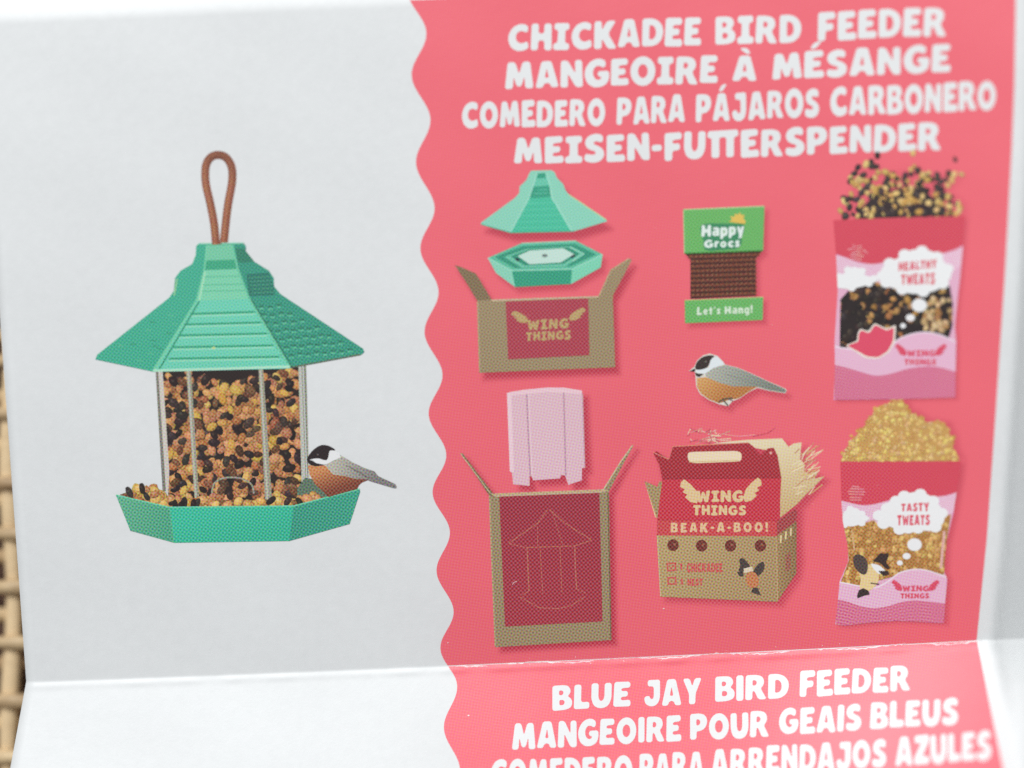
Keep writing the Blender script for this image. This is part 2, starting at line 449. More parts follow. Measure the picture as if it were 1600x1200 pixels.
# ---------------------------------------------------------------- the sheet of paper
nC = 170
rows = []
tt = np.linspace(0, 1, nC)
def sheet_rows():
    us, vs_ = [], []
    U0 = lambda v: left_edge(v)
    colS = np.concatenate([np.linspace(0, 0.045, 8)[:-1], np.linspace(0.045, 0.62, 210)[:-1], np.linspace(0.62, 1, 40)])
    def row(fun):
        v = np.full_like(colS, 500.0)
        for _ in range(6):
            u = U0(v) + (2700 - U0(v)) * colS; v = fun(u)
        us.append(u); vs_.append(v)
    for a in np.linspace(-470, 0, 26)[:-1]: row(lambda u: y_top(u) + a)
    for t in np.linspace(0, 1, 90)[:-1]: row(lambda u: y_top(u) + (y_fold(u) - y_top(u) - 14) * t)
    for a in np.concatenate([np.arange(-14, 26, 2), np.linspace(26, 620, 40)[:-1], np.linspace(620, 1330, 20)]): row(lambda u: y_fold(u) + a)
    return np.array(us), np.array(vs_)
SU, SV = sheet_rows()
sheet = grid_mesh("paper_sheet", SU, SV, 0, M_PAPER, ROOT)
so = sheet.modifiers.new("thickness", 'SOLIDIFY'); so.thickness = 0.00009; so.offset = -1

# ---------------------------------------------------------------- tracings shared by pictures and their printed drop shadows
c1 = T(100, 220, 1 / .35); c2 = T(100, 540, 1 / .35)
r5 = T(680, 250, 4); r6 = T(680, 550, 4); r7 = T(680, 780, 4)
tw = T(1000, 300, 5.7143); bd = T(1040, 520, 6.6667); hb = T(1000, 660, 5); hc = T(1000, 780, 5.7143)
b1 = T(1280, 230, 5); b1b = T(1280, 430, 5); b2 = T(1280, 600, 5); b2b = T(1280, 780, 5)

ROOF2 = r5([(600, 66), (725, 63), (745, 75), (762, 112), (800, 150), (815, 190), (835, 215), (1068, 372), (1075, 383), (870, 445), (470, 455), (285, 402), (288, 390), (500, 235), (525, 205), (528, 165), (570, 125), (590, 80)])
TRAY2 = r5([(328, 612), (540, 520), (880, 505), (1047, 590), (1035, 672), (850, 775), (500, 795), (380, 705)])
BOX1 = r5([(262, 880), (200, 775), (122, 657), (160, 668), (255, 710), (352, 872), (1020, 850), (1095, 685), (1212, 614), (1228, 624), (1190, 700), (1110, 848)]) + r6([(1125, 95), (275, 130)])
TUBE2 = r6([(448, 256), (560, 235), (700, 222), (800, 222), (917, 240), (938, 722), (917, 727), (917, 802), (832, 830), (812, 772), (788, 768), (780, 790), (612, 802), (602, 775), (590, 776), (590, 837), (487, 827), (480, 757), (466, 745)])
BOX2 = r6([(336, 895), (250, 765), (156, 632), (172, 634), (345, 862), (378, 903), (1040, 872), (1160, 680), (1232, 578), (1238, 588), (1170, 710), (1086, 872)]) + r7([(1102, 880), (376, 925)])
CARD = tw([(385, 155), (1112, 125), (1100, 525), (1085, 535), (1032, 592), (1036, 925), (1100, 937), (1096, 1142), (402, 1172), (396, 965), (450, 955), (450, 602), (405, 552), (394, 548)])
BIRD2 = bd([(245, 398), (300, 350), (330, 285), (390, 235), (460, 215), (540, 240), (600, 300), (620, 330), (760, 365), (900, 425), (1060, 500), (1245, 580), (1265, 605), (1245, 630), (1080, 605), (960, 575), (880, 610), (760, 690), (700, 710), (650, 765), (560, 745), (450, 700), (360, 640), (318, 560), (312, 470), (305, 410)])
HOUSE = hb([(35, 460), (150, 462), (105, 240), (130, 225), (225, 290), (255, 190), (590, 160), (850, 135), (1110, 125), (1160, 190), (1262, 155), (1255, 300), (1440, 420), (1240, 640), (1230, 800), (1240, 1060)]) + hc([(1395, 660), (1225, 915), (180, 870)]) + hb([(130, 760)])
BAG1 = [(1302, 344), (1508, 337), (1504, 390), (1500.5, 430), (1496, 470), (1492, 510), (1494, 532), (1492.5, 621), (1400, 624), (1302.5, 625), (1304.5, 570), (1304, 530), (1309, 456), (1306.5, 400)]
BAG2 = [(1313, 722), (1501.5, 719.5), (1499, 745), (1492, 785), (1490, 800), (1478, 850), (1475, 892), (1480, 905), (1477, 940), (1474.5, 974), (1440, 972), (1400, 970), (1360, 973), (1320, 977.5), (1305, 975.5), (1309, 940), (1312, 908), (1325, 878), (1325, 856), (1317, 815), (1314.5, 780)]
CORN = b2([(165, 605), (200, 540), (240, 455), (310, 375), (380, 295), (440, 205), (600, 130), (665, 140), (690, 215), (745, 240), (830, 295), (990, 320), (1040, 430), (1050, 520), (1095, 602)])
PILE = b1([(130, 560), (180, 400), (240, 250), (280, 140), (420, 110), (480, 180), (620, 170), (740, 135), (800, 200), (1000, 190), (1100, 210), (1000, 330), (1110, 420), (1130, 535)])

# ---------------------------------------------------------------- pink printed panel with its scalloped edge and the printed drop shadows
PINK, PINKD = (249, 104, 117), (178, 46, 70)
def seg_dist(U, V, poly):
    d = np.full(U.shape, 1e9); ins = np.zeros(U.shape, bool)
    for i in range(len(poly)):
        x0, y0 = poly[i - 1]; x1, y1 = poly[i]
        dx, dy = x1 - x0, y1 - y0; L = dx * dx + dy * dy + 1e-9
        t = np.clip(((U - x0) * dx + (V - y0) * dy) / L, 0, 1)
        d = np.minimum(d, (U - x0 - t * dx) ** 2 + (V - y0 - t * dy) ** 2)
        with np.errstate(divide='ignore', invalid='ignore'):
            ins ^= ((y0 > V) != (y1 > V)) & (U < (x1 - x0) * (V - y0) / (y1 - y0 + 1e-12) + x0)
    d = np.sqrt(d); return np.where(ins, -d, d)
SHADOWS = [(ROOF2, 8, 13, 7, .75), (TRAY2, 6, 9, 7, .6), (BOX1, 7, 11, 7, .8), (TUBE2, 10, 10, 7, .75), (BOX2, 8, 8, 7, .85), (CARD, 6, 7, 6, .55),
           (BIRD2, 6, 9, 7, .55), (HOUSE, 8, 8, 8, .6), (BAG1, 5, 4, 5, .4), (BAG2, 7, 3, 7, .5), (CORN, 8, -4, 9, .45), (PILE, 7, 3, 8, .22)]
def pink_colour(U, V):
    k = np.zeros(U.shape)
    for poly, dx, dy, r, a in SHADOWS:
        xs = [p[0] for p in poly]; ys = [p[1] for p in poly]
        m = (U > min(xs) - 30) & (U < max(xs) + 40) & (V > min(ys) - 30) & (V < max(ys) + 40)
        d = seg_dist(U[m] - dx, V[m] - dy, poly)
        k[m] = np.maximum(k[m], a * (1 - smooth(-r, r, d)))
    a, b = np.array(ink(PINK)), np.array(ink(PINKD))
    return a + (b - a) * k[..., None]
def pink(rows_fun, qs, n_cols, name):
    Us, Vs = [], []
    s_ = np.linspace(0, 1, n_cols)
    for q in qs:
        v = np.full(n_cols, 500.0)
        for _ in range(8):
            wl, wr = wave_edge(v), right_edge(v)
            u = wl + (wr - wl) * s_; v = rows_fun(u, q)
        Us.append(u); Vs.append(v)
    U, V = np.array(Us), np.array(Vs)
    return grid_mesh(name, U, V, 1, M_PINK, ROOT, pink_colour(U, V))
pink(lambda u, q: y_top(u) + 0.6 + (y_fold(u) - y_top(u) - 1.2) * q, np.linspace(0, 1, 300), 240, "pink_panel")
pink(lambda u, q: y_fold(u) + q, np.concatenate([np.arange(0.6, 26, 1.8), np.linspace(26.4, 618, 105)]), 260, "pink_panel")
pink(lambda u, q: y_top(u) - 300 + 299 * q, np.linspace(0, 1, 40), 120, "pink_panel")

# ---------------------------------------------------------------- headings, one part per printed line
WHITE = (228, 229, 229)
def line(words, layer=2):
    it = []
    for w in words: it += word(*w, WHITE)
    return paint("heading_line", it, layer, ROOT, M_SOLID, grid=20)
line([("CHICKADEE", 793.6, 1096, 39, 80, 26, 70.5), ("BIRD", 1117, 1252, 26, 70, 22, 66), ("FEEDER", 1277.5, 1478.5, 19, 64, 10.5, 55.5)])
line([("MANGEOIRE", 789, 1122, 98, 139, 86, 130), ("À", 1144, 1183, 87, 127, 86, 126), ("MÉSANGE", 1205.5, 1486, 84, 124.5, 67.5, 112.5)])
line([("COMEDERO", 721.6, 946, 161, 201, 153, 196), ("PARA", 963.5, 1070.5, 152, 194.5, 148, 190.5), ("PÁJAROS", 1087, 1280.5, 147, 190.5, 138, 182), ("CARBONERO", 1297, 1556.5, 137, 182, 126, 171)])
line([("MEISEN-", 803, 1034, 216, 256, 207, 250.5), ("FU=ERSPENDER", 1038, 1469.5, 207.5, 250.5, 190.5, 234)])
line([("BLUE", 862.6, 985.6, 1071.5, 1110.5, 1065, 1103.5), ("JAY", 1006, 1096.6, 1063, 1103, 1058.6, 1099.5), ("BiRD", 1117, 1232.5, 1057.5, 1096.5, 1052, 1090.5), ("FEEDER", 1249.6, 1421.5, 1049, 1089, 1040, 1079)])
line([("MANGEOiRE", 800.5, 1064.5, 1131.5, 1172, 1116.5, 1157), ("POUR", 1078, 1201, 1116.5, 1156, 1111, 1151), ("GEAiS", 1216.6, 1346.5, 1107.5, 1148, 1100, 1141), ("BLEUS", 1360, 1498, 1098.5, 1139, 1089.5, 1131.5)])
line([("COMEDERO", 767, 988, 1187, 1229, 1181, 1224), ("PARA", 999, 1100, 1178.5, 1222, 1173, 1217), ("ARRENDAJOS", 1111, 1385.5, 1172, 1215, 1154, 1197.5), ("AZULES", 1399, 1549, 1152, 1197, 1142, 1187)])

# ---------------------------------------------------------------- seeds
def seeds(region, n, size, palette, clip=None, elong=1.35, hl=0.25, var=14):
    xs = [p[0] for p in region]; ys = [p[1] for p in region]; out = []; k = 0
    while k < n:
        p = (rng.uniform(min(xs), max(xs)), rng.uniform(min(ys), max(ys)))
        if not inside(p, region): continue
        k += 1
        c = vary(palette[rng.randrange(len(palette))], var)
        a = size * rng.uniform(.75, 1.2); r = rng.uniform(0, 3.14)
        out.append((ell(*p, a * elong ** .5, a / elong ** .5, r, 10, .08), mix(c, (24, 16, 12), .22)))
        out.append((ell(p[0] - a * .10, p[1] - a * .12, a * .84 * elong ** .5, a * .8 / elong ** .5, r, 9, .08), c))
        if hl: out.append((ell(p[0] - a * .25, p[1] - a * .28, a * .38, a * .3, r, 7), mix(c, (250, 225, 190), hl)))
    return out
BROWN, ORANGE, YEL, BLK = (186, 126, 80), (206, 146, 90), (212, 168, 86), (48, 38, 36)

# ---------------------------------------------------------------- picture of the green feeder
GL, GM, GD, GX = (112, 206, 178), (68, 174, 144), (56, 152, 128), (42, 120, 106)
tube = c2([(408, 95), (1080, 80), (1098, 640), (1040, 700), (480, 720), (440, 650)])
items = [(tube, (205, 203, 198))]
mass = c2([(440, 100), (1052, 88), (1068, 650), (1030, 715), (470, 720), (458, 560)])
tub = [(tube, CLIP), (tube, (208, 205, 200)), (mass, (46, 34, 32))]
body = c2([(440, 140), (640, 145), (700, 180), (820, 150), (1040, 110), (1060, 690), (480, 700)])
tub += seeds(body, 430, 8.0, [BROWN, ORANGE, BROWN, ORANGE, (190, 128, 92), (165, 104, 72), (214, 152, 100), (190, 134, 90), YEL, BLK], hl=.18, var=16)
tub += seeds(c2([(440, 110), (560, 110), (560, 300), (440, 300)]), 12, 7.5, [BROWN, ORANGE], var=15)
tub += seeds(body, 150, 7.2, [BLK, (88, 58, 44), (120, 78, 54), (58, 44, 40), BLK, YEL, BROWN], elong=1.6, hl=.12)
tub += [(c2([(570, 85), (880, 80), (880, 112), (830, 126), (800, 150), (750, 160), (690, 130), (640, 120), (600, 140), (572, 130)]), (44, 33, 31))]
shade = c2([(895, 85), (1052, 85), (1068, 650), (930, 700)])
# clear wall posts and edges of the tube
for a, b, c_, d in ((545, 578, 612, 585), (868, 897, 932, 905)):
    tub.append((c2([(a, 95), (a + 21, 95), (c_ - 8, 690), (d - 2, 690)]) if a < 600 else c2([(a, 95), (a + 21, 95), (c_ - 4, 690), (d - 8, 690)]), (158, 154, 136)))
    tub.append((c2([(a + 3, 95), (a + 12, 95), (d + 8, 690), (d, 690)]), (188, 186, 170)))
tub += [(c2([(405, 105), (420, 105), (455, 650), (438, 650)]), (128, 124, 114)), (c2([(420, 105), (440, 110), (470, 560), (466, 655), (455, 650)]), (208, 200, 190)),
        (c2([(1046, 85), (1060, 85), (1082, 640), (1062, 660)]), (190, 190, 180)), (c2([(1060, 85), (1082, 82), (1092, 640), (1080, 640)]), (136, 138, 124)),
        (c2([(1064, 85), (1070, 85), (1088, 640), (1083, 640)]), (196, 198, 190))]
arch = spline(c2([(660, 660), (668, 620), (700, 595), (750, 588), (800, 596), (838, 622), (848, 660)]), 4)
tub.append((stroke(arch, 2.6), (160, 156, 136)))
feeder = paint("feeder_picture", tub, 2, ROOT, grid=16, label="printed picture of a green bird feeder full of seeds on the white side")

def strand(P, w, c, cl, layer, parent, name):
    s_ = spline(P, 8); half = len(s_) // 2
    it = [(stroke(s_[:half + 2], w), c), (stroke(s_[half:], w), c)]
    it += [(stroke([(x - 1.4, y - .6) for x, y in s_[:half + 2]], w * .42), cl), (stroke([(x - 1.4, y - .6) for x, y in s_[half:]], w * .42), cl)]
    for i in range(1, len(s_) - 1):                   # twist of the cord
        x, y = s_[i]; dx, dy = s_[i + 1][0] - s_[i - 1][0], s_[i + 1][1] - s_[i - 1][1]; d = math.hypot(dx, dy)
        nx, ny = -dy / d * w * .45, dx / d * w * .45
        it.append((stroke([(x + nx, y + ny), (x - nx + dx / d * 3, y - ny + dy / d * 3)], 1.3), mix(c, (60, 30, 20), .35)))
    return paint(name, it, layer, parent, grid=16)
strand([(337.5, 382), (334.5, 350), (328.5, 318), (321.5, 286), (321.5, 260), (329, 246), (341.5, 242), (354, 247), (362, 262), (362.5, 284), (356.5, 318), (352.5, 350), (349.5, 382)], 12.4, (150, 88, 62), (186, 122, 88), 3, feeder, "hanging_loop")

roof = [(c1([(590, 470), (602, 458), (800, 455), (812, 470), (812, 492), (850, 540), (915, 580), (936, 612), (938, 650), (966, 684), (1335, 928), (1341, 944), (1325, 956), (985, 1018), (395, 1030), (140, 976), (148, 955), (470, 700), (490, 670), (496, 612), (520, 580), (572, 550), (588, 510)]), GM)]
roof += [(c1([(812, 492), (850, 540), (915, 580), (936, 612), (938, 650), (966, 684), (1335, 928), (1341, 944), (1325, 956), (1000, 1012), (825, 705), (775, 570), (752, 464), (800, 456), (812, 470)]), GD)]
roof += [(c1([(635, 466), (752, 463), (765, 530), (633, 535)]), (120, 200, 164)), (c1([(633, 535), (765, 530), (778, 572), (624, 578)]), (64, 168, 130)),
         (c1([(624, 578), (778, 572), (826, 705), (590, 714)]), (128, 208, 172)), (c1([(590, 714), (826, 705), (1012, 1016), (395, 1030)]), GL)]
roof += [(c1([(815, 595), (915, 588), (938, 650), (940, 690), (826, 694)]), GX), (c1([(765, 480), (808, 480), (812, 492), (850, 540), (800, 545), (775, 540)]), (52, 130, 106))]
for q in range(5): roof.append((stroke(c1([(825 + q * 3, 612 + q * 17), (920 + q * 5, 606 + q * 17)]), 2.0), (70, 150, 122)))
for y0 in (604, 640, 668): roof.append((stroke(c1([(618 - (y0 - 578) * .25, y0 + 4), (783 + (y0 - 572) * .33, y0)]), 1.6), (96, 186, 148)))
for y0, xa, xb in ((768, 565, 852), (815, 536, 880), (864, 512, 908), (917, 488, 936), (968, 468, 962)):
    roof.append((stroke(c1([(xa, y0 + 5), (xb, y0 - 4)]), 3.0), (48, 158, 120)))
    roof.append((stroke(c1([(xa, y0 + 15), (xb, y0 + 6)]), 2.4), (150, 218, 188)))
for k, (xa, xb) in enumerate(((868, 985), (878, 1035), (892, 1090), (908, 1150), (925, 1205), (945, 1255), (965, 1300))):       # shingles of the right side
    y0 = 735 + k * 36
    n = int((xb - xa) / 34)
    for j in range(n):
        x = xa + (xb - xa) * j / n
        y = y0 - (x - xa) * .08 + (18 if j % 2 else 0) * .3
        roof.append((c1([(x, y), (x + 22, y - 2), (x + 26, y + 7), (x + 3, y + 9)]), (46, 122, 100)))
        roof.append((c1([(x + 2, y + 12), (x + 22, y + 10), (x + 25, y + 17), (x + 5, y + 19)]), (96, 188, 152)))
for k in range(26):
    x = rng.uniform(230, 540); y = rng.uniform(760, 980)
    if y > 1030 - (x - 395) * -.16 - 10 or x > 590 - (y - 712) * .61 - 25 or y < 700 + (470 - x) * .77 + 20: continue
    roof.append((c1([(x, y), (x + 26, y + 4), (x + 24, y + 9), (x, y + 6)]), rng.choice([(58, 150, 116), (92, 184, 146)])))
roof += [(stroke(c1([(638, 466), (626, 578), (592, 712), (400, 1026)]), [2.5, 2.5, 2.5, 4.2]), (122, 206, 168)), (stroke(c1([(630, 585), (604, 712)]), 2.2), (175, 225, 190)),
         (stroke(c1([(604, 716), (425, 1020)]), 2.4), (44, 146, 112)), (stroke(c1([(752, 464), (775, 570), (826, 705), (1008, 1012)]), 3.2), (112, 198, 162)), (stroke(c1([(836, 708), (1020, 1012)]), 2), (44, 122, 98)),
         (stroke(c1([(398, 1026), (700, 1018), (1008, 1008)]), 4), (176, 226, 200)), (stroke(c1([(1010, 1012), (1322, 954)]), 2.4), (92, 112, 92)),
         (stroke(c1([(505, 615), (492, 690)]), 2.4), (150, 200, 150)), (ell(*c1([(668, 925)])[0], 2.6, 2.2), (196, 214, 150)), (stroke(c1([(602, 459), (800, 456)]), 1.8), (158, 214, 184))]
paint("roof", roof, 3, feeder, grid=16)

rim_seeds = [(c2([(1040, 640), (1075, 590), (1140, 600), (1182, 650), (1205, 680), (1040, 705)]), (98, 118, 100)), (c2([(248, 666), (300, 648), (480, 690), (1060, 688), (1160, 672), (1155, 688), (1030, 718), (470, 724)]), (132, 92, 58))]
rs = c2([(262, 655), (300, 632), (430, 640), (480, 690), (1060, 690), (1150, 660), (1140, 690), (1030, 715), (470, 722), (360, 690)])
rim_seeds += seeds(rs, 60, 8, [YEL, ORANGE, ORANGE, BROWN, (222, 182, 104)], hl=.35)
rim_seeds += seeds(rs, 12, 7, [BLK], elong=1.9, hl=.08)
tr = list(rim_seeds)
tr += [(c2([(232, 668), (262, 672), (470, 722), (492, 880), (296, 826)]), grad((102, 176, 142), (82, 164, 132), *c2([(240, 700), (480, 800)]))),
       (c2([(470, 722), (1025, 716), (1006, 872), (492, 880)]), grad((64, 190, 158), (56, 180, 148), *c2([(700, 720), (750, 880)]))),
       (c2([(1025, 716), (1320, 638), (1322, 652), (1275, 796), (1006, 872)]), grad((60, 154, 130), (64, 160, 134), *c2([(1030, 800), (1290, 720)]))),
       (stroke(c2([(232, 668), (470, 722), (1025, 716), (1320, 640)]), 2.2), (112, 204, 168)), (stroke(c2([(470, 724), (490, 876)]), 1.8), (92, 178, 140))]
paint("tray", tr, 4, feeder, grid=10)

BG, BREAST, BDK, BWH = (168, 164, 152), (198, 134, 88), (44, 34, 36), (232, 232, 232)
bz = T(470, 680, 10)
B1 = [(bz([(600, 300), (800, 420), (1000, 515), (1150, 565), (1210, 640), (1478, 765), (1496, 800), (1490, 826), (1450, 826), (1100, 722), (1050, 702), (850, 702), (500, 625), (380, 490), (420, 440), (520, 400)]), grad((186, 182, 168), (128, 124, 122), (520, 725), (590, 745))),
      (bz([(112, 470), (380, 470), (500, 612), (700, 640), (850, 682), (1065, 692), (950, 740), (905, 782), (880, 842), (862, 848), (640, 908), (430, 968), (350, 880), (220, 765), (135, 610)]), grad((205, 140, 92), (128, 70, 50), (500, 735), (512, 770))),
      (bz([(165, 375), (290, 355), (400, 395), (430, 345), (450, 238), (532, 240), (600, 290), (625, 345), (500, 402), (400, 455), (330, 455), (240, 435)]), BWH),
      (bz(soft([(98, 352), (180, 240), (270, 172), (350, 148), (440, 165), (532, 218), (538, 240), (450, 236), (432, 290), (432, 350), (402, 392), (350, 388), (290, 362), (200, 365), (150, 372), (105, 385)], 20, 1)), BDK),
      (bz([(92, 368), (140, 385), (190, 405), (240, 440), (330, 458), (372, 472), (300, 478), (230, 487), (160, 470), (108, 425)]), BDK), (ell(*bz([(265, 300)])[0], 1.6, 1.6), (92, 82, 78))]
for k in range(5): B1.append((stroke(bz([(700 + k * 70, 470 + k * 42), (900 + k * 60, 560 + k * 36)]), 1.2), (122, 116, 110)))
paint("bird_picture", B1, 5, ROOT, grid=4, label="printed picture of a small grey and brown bird on the feeder tray")

# ---------------------------------------------------------------- pictures of the feeder's loose roof, tray and tube
ML, MD = (140, 208, 184), (72, 188, 154)
it = [(ROOF2, ML), (r5([(585, 240), (725, 231), (852, 444), (470, 455)]), MD), (r5([(640, 85), (690, 82), (715, 162), (725, 231), (585, 240), (612, 165)]), (104, 196, 168)),
      (r5([(640, 84), (690, 80), (692, 112), (634, 116)]), (44, 158, 128)), (r5([(610, 166), (716, 160), (726, 230), (584, 240)]), (46, 158, 128))]
for a, b, y in ((640, 700, 188), (620, 700, 210)): it.append((stroke(r5([(a, y), (b, y - 4)]), 1.4), (96, 188, 158)))
for k in range(5): it.append((stroke(r5([(572 - k * 24, 275 + k * 38), (738 + k * 24, 266 + k * 38)]), 1.0), (96, 204, 172)))
it += [(stroke(r5([(636, 84), (610, 166), (584, 242), (470, 452)]), 2), (160, 218, 198)), (stroke(r5([(692, 80), (718, 160), (728, 232), (852, 442)]), 2), (164, 222, 202)), (stroke(r5([(835, 217), (1068, 374)]), 1.8), (176, 216, 160)), (stroke(r5([(288, 402), (470, 454), (868, 445)]), 1.5), (70, 176, 144))]
paint("roof_picture", it, 2, ROOT, label="printed picture of the loose mint green roof")
it = [(TRAY2, (96, 188, 156)), (r5([(328, 612), (480, 690), (500, 795), (380, 707)]), (140, 208, 182)), (r5([(480, 692), (856, 682), (846, 776), (500, 795)]), (46, 158, 126)), (r5([(856, 682), (1047, 590), (1033, 670), (848, 775)]), (128, 210, 178)),
      (r5([(372, 606), (550, 538), (872, 524), (1005, 590), (845, 664), (500, 676)]), (48, 150, 122)), (r5([(430, 606), (570, 556), (850, 540), (935, 588), (815, 664), (540, 672)]), (112, 196, 166)), (r5([(470, 602), (585, 560), (840, 546), (905, 586), (800, 650), (560, 660)]), (44, 146, 118)),
      (r5([(515, 600), (592, 566), (800, 552), (868, 588), (785, 640), (590, 652)]), (196, 224, 212)), (ell(*r5([(513, 622)])[0], 4, 2.2, .5), (30, 50, 60)), (ell(*r5([(862, 602)])[0], 4, 2.2, -.5), (30, 50, 60)), (ell(*r5([(685, 598)])[0], 4.5, 2.6), (110, 128, 122)),
      (stroke(r5([(330, 612), (480, 691), (856, 682), (1045, 591)]), 1.8), (156, 218, 194)), (stroke(r5([(540, 521), (880, 506)]), 1.6), (150, 214, 190)), (stroke(r5([(840, 545), (930, 586), (860, 630)]), 2), (160, 220, 196))]
paint("tray_picture", it, 2, ROOT, label="printed picture of the loose mint green tray")
it = [(TUBE2, (224, 186, 196)), (r6([(448, 256), (475, 252), (492, 750), (466, 745)]), (236, 204, 212)), (r6([(466, 250), (560, 235), (700, 222), (800, 222), (917, 240), (918, 262), (700, 250), (470, 272)]), (236, 200, 208)),
      (stroke(r6([(572, 262), (582, 520), (594, 775)]), 2.2), (190, 146, 164)), (stroke(r6([(803, 255), (810, 520), (816, 775)]), 2.2), (190, 146, 164)), (stroke(r6([(584, 262), (594, 520), (606, 775)]), 1.2), (238, 208, 214)), (stroke(r6([(920, 262), (934, 720)]), 2), (206, 164, 178))]
paint("tube_picture", it, 2, ROOT, label="printed picture of an empty clear tube tinted pink")

# ---------------------------------------------------------------- printed cardboard boxes
TAN, TAND, RED = (158, 138, 106), (132, 112, 84), (174, 66, 82)
def wing_logo(f, colour, box, small=False):
    """pair of feathered wings over two lines of lettering; f maps a 0..100 x 0..60 field"""
    L = [(0, 4), (4, 0), (12, 8), (19, 18), (22, 30), (20, 38), (12, 36), (5, 28), (8, 24), (2, 20), (5, 16), (-1, 12)]
    o = [(f(L), colour), (f([(100 - x, y) for x, y in L]), colour)]
    return o
it = [(BOX1, TAN), (r5([(122, 657), (160, 668), (255, 710), (352, 872), (262, 880), (200, 775)]), TAND), (r5([(352, 872), (1020, 850), (1020, 860), (354, 884)]), (196, 176, 142)), (stroke(r5([(1212, 616), (1098, 688), (1024, 850)]), 2), (186, 164, 128)), (stroke(r5([(265, 885), (278, 1320)]), 2.2), (176, 158, 124))]
box1 = paint("box_picture", it, 2, ROOT, label="printed picture of a small open brown box with a red square label")
lab = [(790, 471), (919, 466), (921, 555), (794, 561.5)]
paint("box_label", [(lab, RED)], 3, box1)
f = lambda P: [(796 + 4 + x * 1.14, 486 + y * .52 - x * .055) for x, y in P]
it = wing_logo(f, (188, 160, 110), None)
it += word("WING", 824, 889, 500, 516, 497, 513, (188, 160, 110), gap=.12) + word("THINGS", 822, 892, 519, 533, 516, 530, (188, 160, 110), gap=.12)
paint("logo", it, 4, box1)
it = [(BOX2, TAN), (r6([(156, 632), (172, 634), (345, 862), (378, 903), (336, 895), (250, 765)]), TAND), (stroke(r6([(158, 634), (345, 884)]), 1.3), (200, 184, 150)), (r6([(345, 885), (1050, 858), (1085, 868), (1030, 880), (380, 906)]), (196, 172, 138)), (stroke(r6([(1234, 582), (1162, 682), (1048, 866)]), 1.8), (206, 190, 156)),
      (stroke(r6([(340, 900), (350, 1200)]) + r7([(376, 918)]), 2.2), (178, 160, 126)), (stroke(r6([(1080, 880)]) + r7([(1098, 876)]), 1.8), (120, 102, 76))]
box2 = paint("box_picture", it, 2, ROOT, label="printed picture of a tall open brown box with a dark red front panel")
RP = (160, 54, 70)
it = [([(780, 776), (936.5, 770), (941.5, 971), (789, 979)], grad((162, 54, 72), (170, 62, 76), (850, 780), (860, 975)))]
LN = (184, 108, 94)
def ln(P, w=1.7): it.append((stroke(r7(P), w), LN))
ln([(460, 275), (560, 205), (640, 150), (700, 70)]); ln([(712, 62), (800, 140), (880, 195), (975, 252)]); ln([(460, 277), (565, 302), (870, 292), (978, 256)], 1.5)
ln([(575, 304), (580, 440), (586, 572)], 2); ln([(872, 292), (876, 430), (884, 562)], 2); ln([(655, 300), (664, 450), (672, 590)], 1.1); ln([(780, 296), (786, 440), (792, 585)], 1.1)
ln([(640, 302), (640, 170)], .9); ln([(800, 296), (735, 90)], .9)
ln([(586, 572), (545, 600)], 1.3); ln([(884, 562), (940, 585)], 1.3); ln([(530, 612), (600, 650), (650, 678), (770, 684), (850, 665), (935, 610)], 1.4)
front = paint("front_panel", it, 3, box2)
# ---------------------------------------------------------------- printed card of twine
GR = (108, 180, 100)
it = [(tw([(385, 155), (1112, 125), (1100, 525), (394, 550)]), GR), (tw([(398, 965), (1100, 936), (1096, 1142), (402, 1172)]), GR), (stroke(tw([(390, 158), (1108, 128)]), 1.6), (176, 214, 150)), (stroke(tw([(389, 158), (397, 548)]), 1.4), (160, 206, 140)), (stroke(tw([(396, 548), (1100, 523)]), 2), (66, 140, 66)), (stroke(tw([(400, 968), (1100, 939)]), 1.2), (176, 206, 130))]
card = paint("twine_card_picture", it, 2, ROOT, label="printed picture of a green card wound with brown twine")
it = [(tw([(405, 552), (1088, 528), (1034, 590), (1036, 925), (450, 953), (450, 602)]), (62, 28, 24))]
for k in range(9):
    y0 = 575 + k * 43; xa = 430 if k == 0 else 450; xb = 1066 if k == 0 else 1034
    it.append((stroke(tw([(xa, y0 + 4), ((xa + xb) / 2, y0 - 4), (xb, y0 - 16)]), 4.6), (112, 60, 42)))
    for j in range(14):
        x = xa + 12 + (xb - xa - 24) * j / 13
        it.append((stroke(tw([(x, y0 + 8 - j * 1.5), (x + 22, y0 - 10 - j * 1.5)]), 1.5), (150, 92, 58)))
paint("twine", it, 3, card, grid=16)
it = [(tw(soft([(535, 295), (600, 280), (940, 285), (925, 370), (900, 400), (915, 440), (885, 505), (600, 525), (565, 500), (570, 420), (545, 400)], 25)), (58, 138, 96))]
it += word("Happy", 1096, 1163, 352, 370, 349, 367, (226, 238, 230), gap=.1) + word("Grocs", 1100, 1156, 375, 387, 372, 386, (226, 238, 230), gap=.14)
sun = [(790, 265), (820, 250), (808, 215), (842, 222), (850, 190), (875, 205), (890, 180), (905, 205), (935, 205), (922, 235), (945, 262), (935, 285), (860, 276)]
it.append((tw(sun), (226, 190, 92)))
it += word("Let's Hang!".replace("H", "H"), 1089, 1176, 480, 492.5, 477, 489, (214, 232, 208), gap=.16)
paint("logo", it, 4, card)

